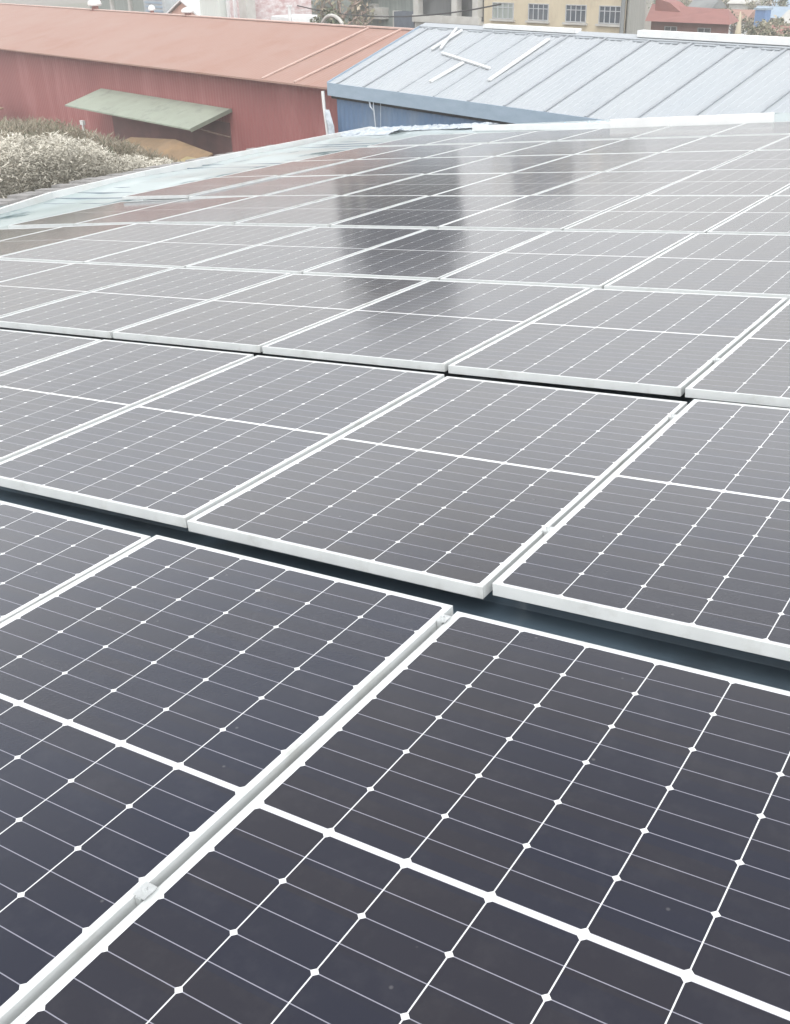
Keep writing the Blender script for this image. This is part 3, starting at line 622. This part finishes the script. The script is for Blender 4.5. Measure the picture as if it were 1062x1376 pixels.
# left clutter behind the red ridge (t about 14)
sh = thing('glazed_shed', 'grey green glazed shed with white posts behind the red ridge', 'shed', BLU @ T(-56.5, 15.5, 0))
m = MB(); m.box(0, 11.2, 0, 6, GZ, 4.6); m.build('glazing', GREYG, sh)
for x in (1.2, 4.4, 7.6, 10.6):
    m = MB(); m.box(x, x + .35, -.2, 0, GZ, 4.3); m.build('post', PALE, sh)
m = MB(); m.box(-.3, 11.5, -.6, 6.2, 4.6, 4.8); m.build('roof', PALE, sh)
ro = block('louvred_shop', 'small blue grey shop with horizontal louvred shutter behind the red ridge', 'building', -44.5, -41.3, 14.5, 19, 4.4, mat('shop_grey', (.40, .43, .44), .7))
for k in range(7):
    m = MB(); m.box(.3, 2.9, -.05, -.003, 2.5 + k * .25, 2.62 + k * .25); m.build('louvre', FASCIA, ro)
gh = thing('gabled_house', 'small salmon gabled house front with white edges', 'house', BLU @ T(-39.6, 14, 0))
m = MB(); m.prism([(0, GZ), (4.1, GZ), (4.1, 3.0), (2.05, 3.72), (0, 3.0)], 0, 6); m.build('wall', SALMON, gh)
m = MB(); m.bar((-.25, 3, 2.95), (2.05, 3, 3.85), 6.4, .1); m.bar((4.35, 3, 2.95), (2.05, 3, 3.85), 6.4, .1); m.build('roof', WHITE, gh)
wh = block('white_walled_house', 'whitish house wall with pale posts beside the salmon gable', 'house', -35.3, -32.9, 14, 19, 4.6, mat('pale_green_white', (.62, .66, .62), .8, (.54, .58, .55), 2, (5, 1, .2)))
m = MB(); m.box(-.2, 2.6, -.4, 5.2, 4.6, 4.75); m.build('roof', PALE, wh)
ps = block('pink_shopfront', 'pinkish cluttered shopfront with white uprights behind the red ridge', 'building', -32.8, -30.3, 14.6, 19, 4.4, mat('pink_clutter', (.45, .30, .30), .8, (.62, .58, .58), 3, (3, 1, 2)))
for x in (.05, .9, 1.75):
    m = MB(); m.box(x, x + .18, -.15, 0, GZ, 4.3); m.build('upright', WHITE, ps)
m = MB(); m.box(-30.2, -29.35, 13.9, 14.5, GZ, 4.6); m.box(-30.3, -29.25, 13.8, 14.6, 4.6, 4.8)
tag(m.build('white_pillar', PALE, M=BLU), 'thick white gate pillar behind the red roof ridge', 'pillar')
gb = block('grey_green_house', 'low grey green house behind the pale van', 'house', -40.6, -34.6, 20, 25, 4.9, GREYG)
m = MB(); m.box(-.2, 6.2, -.3, 5.2, 4.9, 5.05); m.build('roof', GREYW, gb)
va = thing('parked_van', 'pale parked van showing its roof above the red ridge', 'van', BLU @ T(-28.6, 15.0, GZ))
m = MB(); m.prism([(0, .45), (3.9, .45), (3.9, 1.5), (3.2, 1.75), (2.6, 2.9), (2.4, 4.62), (.1, 4.62), (0, 4.4)], 0, 1.9); m.build('body', WHITE, va, bevel=.05)
m = MB(); m.box(.3, 2.2, -.02, -.003, 2.9, 3.9); m.build('side_panel', GREYG, va)
for x in (.8, 3.1):
    m = MB(); m.tube([(x, -.05, .42), (x, .25, .42)], .42, 16); m.build('wheel', DARK, va)
m = MB(); m.tube([(-24.8, 14, GZ), (-24.8, 14, 3.78)], .10, 8); m.box(-24.95, -24.65, 13.9, 14.1, 3.7, 3.8)
tag(m.build('white_pole', WHITE, M=BLU), 'plain white pole standing behind the red roof', 'pole')
hg = tree('clipped dark green shrub right of the white pole', BLU @ T(-23.4, 15.2, GZ), 4.7, 1.2, 1800, LEAF, 31, name='shrub', cat='shrub', zc=3.6)
# power cables over the street
def cable(label, a, b, sag, r):
    m = MB(); a, b = Vector(a), Vector(b); m.tube([a.lerp(b, k / 16) - Vector((0, 0, sag * 4 * (k / 16) * (1 - k / 16))) for k in range(17)], r, 5)
    tag(m.build('power_cable', CABLE, M=BLU), label, 'cable', 'cables strung over the street')
def pole(label, s, t, h):
    o = thing('utility_pole', label, 'utility pole', BLU @ T(s, t, GZ)); m = MB(); m.tube([(0, 0, 0), (0, 0, h)], [.14, .09], 8); m.build('shaft', PALE, o)
    m = MB(); m.bar((-.8, 0, h - .4), (.8, 0, h - .4), .1, .1); m.build('cross_arm', BARK, o)
cable('thick black cable sagging from left across the beige wall', (-42, 18, 5.6), (-12.0, 18, 3.9), 1.55, .035)
cable('thin black cable above the thick one, before the grey block', (-42, 18, 5.9), (-12.0, 18, 5.1), 1.2, .015)
pole('concrete utility pole out beyond the left, carrying the cables', -42, 18, 7.6)

# right hand side: red house, shrubs, hillside houses
rh = thing('red_roofed_house', 'house with rose red pitched roof right of the cream building', 'house', BLU @ T(-21.4, 40, 0))
m = MB(); m.prism([(0, 0), (6.2, 0), (4.9, 1.8), (-1.3, 1.8)], GZ, 1.72, axis='z'); m.build('wall', mat('rose_wall', (.22, .12, .105), .8, (.26, .15, .135), 1.5), rh)
m = MB(); m.add([(-.2, -.4, 1.68), (6.6, -.4, 1.68), (5.3, 1.0, 2.42), (-.9, 1.0, 2.62), (5.2, 2.4, 1.68), (-1.7, 2.4, 1.68)], [(0, 1, 2, 3), (3, 2, 4, 5), (1, 4, 2), (0, 3, 5), (0, 5, 4, 1)]); m.build('roof', ROSE, rh)
m = MB(); m.prism([(-.2, 2.1), (1.9, 2.25), (1.0, 2.75), (-.2, 3.0)], .5, 1.6); m.build('dormer', ROSE, rh)
window(rh, 1.2, .5, 1.0, .9, 2); window(rh, 3.9, .5, 1.0, .9, 2)
rg = random.Random(9)
HC = [PALE, WHITE, BEIGE, SALMON, CREAM]; RC = [ROSE, PALE, GREYW, REDROOF, FASCIA]
HN = ['pale', 'white', 'beige', 'salmon', 'cream']; RN = ['rose red', 'pale grey', 'dark grey', 'faded red', 'light blue']
def spread(t_, f): a, b = -36.5 - (t_ - 60) * .83, -25.0 - (t_ - 60) * .70; return a + (b - a) * f
hl_ = [(54, .80), (66, .42), (64, .97), (74, .72), (80, .18), (86, .55), (90, .90), (98, .35), (104, .70), (112, .10), (116, .50), (124, .85), (132, .30), (140, .62)]
for k, (t_, f_) in enumerate(hl_):
    s_ = spread(t_, f_); hi, ri = k % 5, (k * 3 + k // 5) % 5; w_ = 2.4 + .35 * (k % 4) + t_ * .006; h_ = 1.4 + .2 * (k % 3)
    zb = max(GZ, hz(s_, t_)) - .3
    o = thing('hillside_house', f'small {HN[hi]} far house with a {RN[ri]} roof, right of the cream building', 'house', BLU @ T(s_, t_, zb), 'far houses on the hillside')
    m = MB(); m.box(0, w_, 0, w_ * .8, 0, h_); m.build('wall', HC[hi], o)
    m = MB(); y2 = w_ * .4; m.add([(-.2, -.2, h_), (w_ + .2, -.2, h_), (w_ + .2, y2, h_ + .9), (-.2, y2, h_ + .9), (w_ + .2, 2 * y2 + .2, h_), (-.2, 2 * y2 + .2, h_)], [(0, 1, 2, 3), (3, 2, 4, 5), (1, 4, 2), (0, 3, 5), (0, 5, 4, 1)]); m.build('roof', RC[ri], o)
    window(o, w_ * .2, .5, .7, .8, 2); window(o, w_ * .6, .5, .7, .8, 2)
    for d_ in (0, 1):
        tt_, ss_ = t_ + rg.uniform(-4, 3), s_ + rg.choice((-1, 1)) * rg.uniform(2.2, 4.5)
        tree(f'{("dark olive", "dry tan")[d_]} dusty tree close to the {HN[hi]} far house with the {RN[ri]} roof', BLU @ T(ss_, tt_, max(GZ, hz(ss_, tt_)) - .1), rg.uniform(1.9, 3.0), rg.uniform(.9, 1.5), 420, (LEAF + DRY) if d_ == 0 else DRY + LEAF[2:], 90 + 2 * k + d_, group='trees right of the cream building', name='dusty_tree')
bt = thing('blue_water_tank', 'square bright blue water tank with a pale stand at the right', 'water tank', BLU @ T(-29.2, 62, GZ))
m = MB(); m.box(0, 1.0, 0, .8, 1.2, 2.55); m.build('tank', BLUEP, bt, bevel=.03)
m = MB(); m.box(.05, .15, .05, .15, 0, 1.2); m.box(.85, .95, .05, .15, 0, 1.2); m.box(.45, .55, .65, .75, 0, 1.2); m.box(-.08, 1.08, -.08, .88, 2.55, 2.7); m.build('stand', FASCIA, bt)
m = MB(); m.tube([(-29.9, 61, GZ), (-29.9, 61, -.6), (-29.9, 61, .95)], [.30, .26, .05], 10); tag(m.build('cream_cone', CREAM, M=BLU), 'slim cream conical marker left of the blue tank', 'marker')
sp = [(-14.2, 41, 2.7, .9, 1), (-15.4, 44, 2.5, .8, 1), (-17.8, 47, 2.7, 1.0, 0), (-21.0, 52, 2.6, 1.0, 1), (-13.0, 43, 2.6, .8, 1), (-11.7, 42, 3.0, .9, 0), (-13.6, 46, 2.6, 1.0, 1),
      (-24.5, 58, 2.4, 1.1, 0), (-26.0, 60, 2.3, 1.0, 1), (-35.0, 70, 2.2, 1.1, 0), (-30.8, 64, 2.0, .9, 1), (-38.5, 78, 2.6, 1.3, 0), (-40, 88, 4.2, 2.2, 1), (-48, 96, 4.4, 2.4, 0), (-43, 112, 4.5, 2.4, 1), (-50, 122, 4.6, 2.6, 0), (-36, 100, 4.4, 2.4, 0), (-30, 90, 4.0, 2.2, 1)]
TL = ['dark green', 'dry tan']; PLC = ['low before the hillside', 'by the red roofed house', 'behind the shrubs', 'beyond the red house', 'right of the red house', 'at the far right ridge end', 'at the right edge',
      'in the mid distance', 'near the blue tank', 'behind the blue tank', 'left of the blue tank', 'under the hill', 'on the lower hill', 'among hillside houses', 'on the middle hill', 'high on the hill', 'on the hill right of centre', 'at the foot of the hill']
for i, (s_, t_, h_, r_, d_) in enumerate(sp):
    tree(f'{TL[d_]} dusty tree {PLC[i]}', BLU @ T(s_, t_, max(GZ, hz(s_, t_)) - .1), h_, r_, 900, LEAF + DRY if d_ == 0 else DRY + LEAF[2:], 40 + i, group='trees right of the cream building', name='dusty_tree')

# ------------------------------------------------------------------ the hazy air
hzb = MB(); hzb.box(-1600, 1600, -1600, 1600, GZ - 1.2, 32)
hm = bpy.data.materials.new('damp_air'); hm.use_nodes = True; hn = hm.node_tree; hn.nodes.clear()
ho = hn.nodes.new('ShaderNodeOutputMaterial'); pv = hn.nodes.new('ShaderNodeVolumePrincipled'); pv.inputs['Color'].default_value = (.86, .87, .88, 1); pv.inputs['Density'].default_value = HAZE
hn.links.new(pv.outputs[0], ho.inputs['Volume'])
tag(hzb.build('haze', hm), 'pale damp haze over the roofs and town', 'haze', kind='stuff')
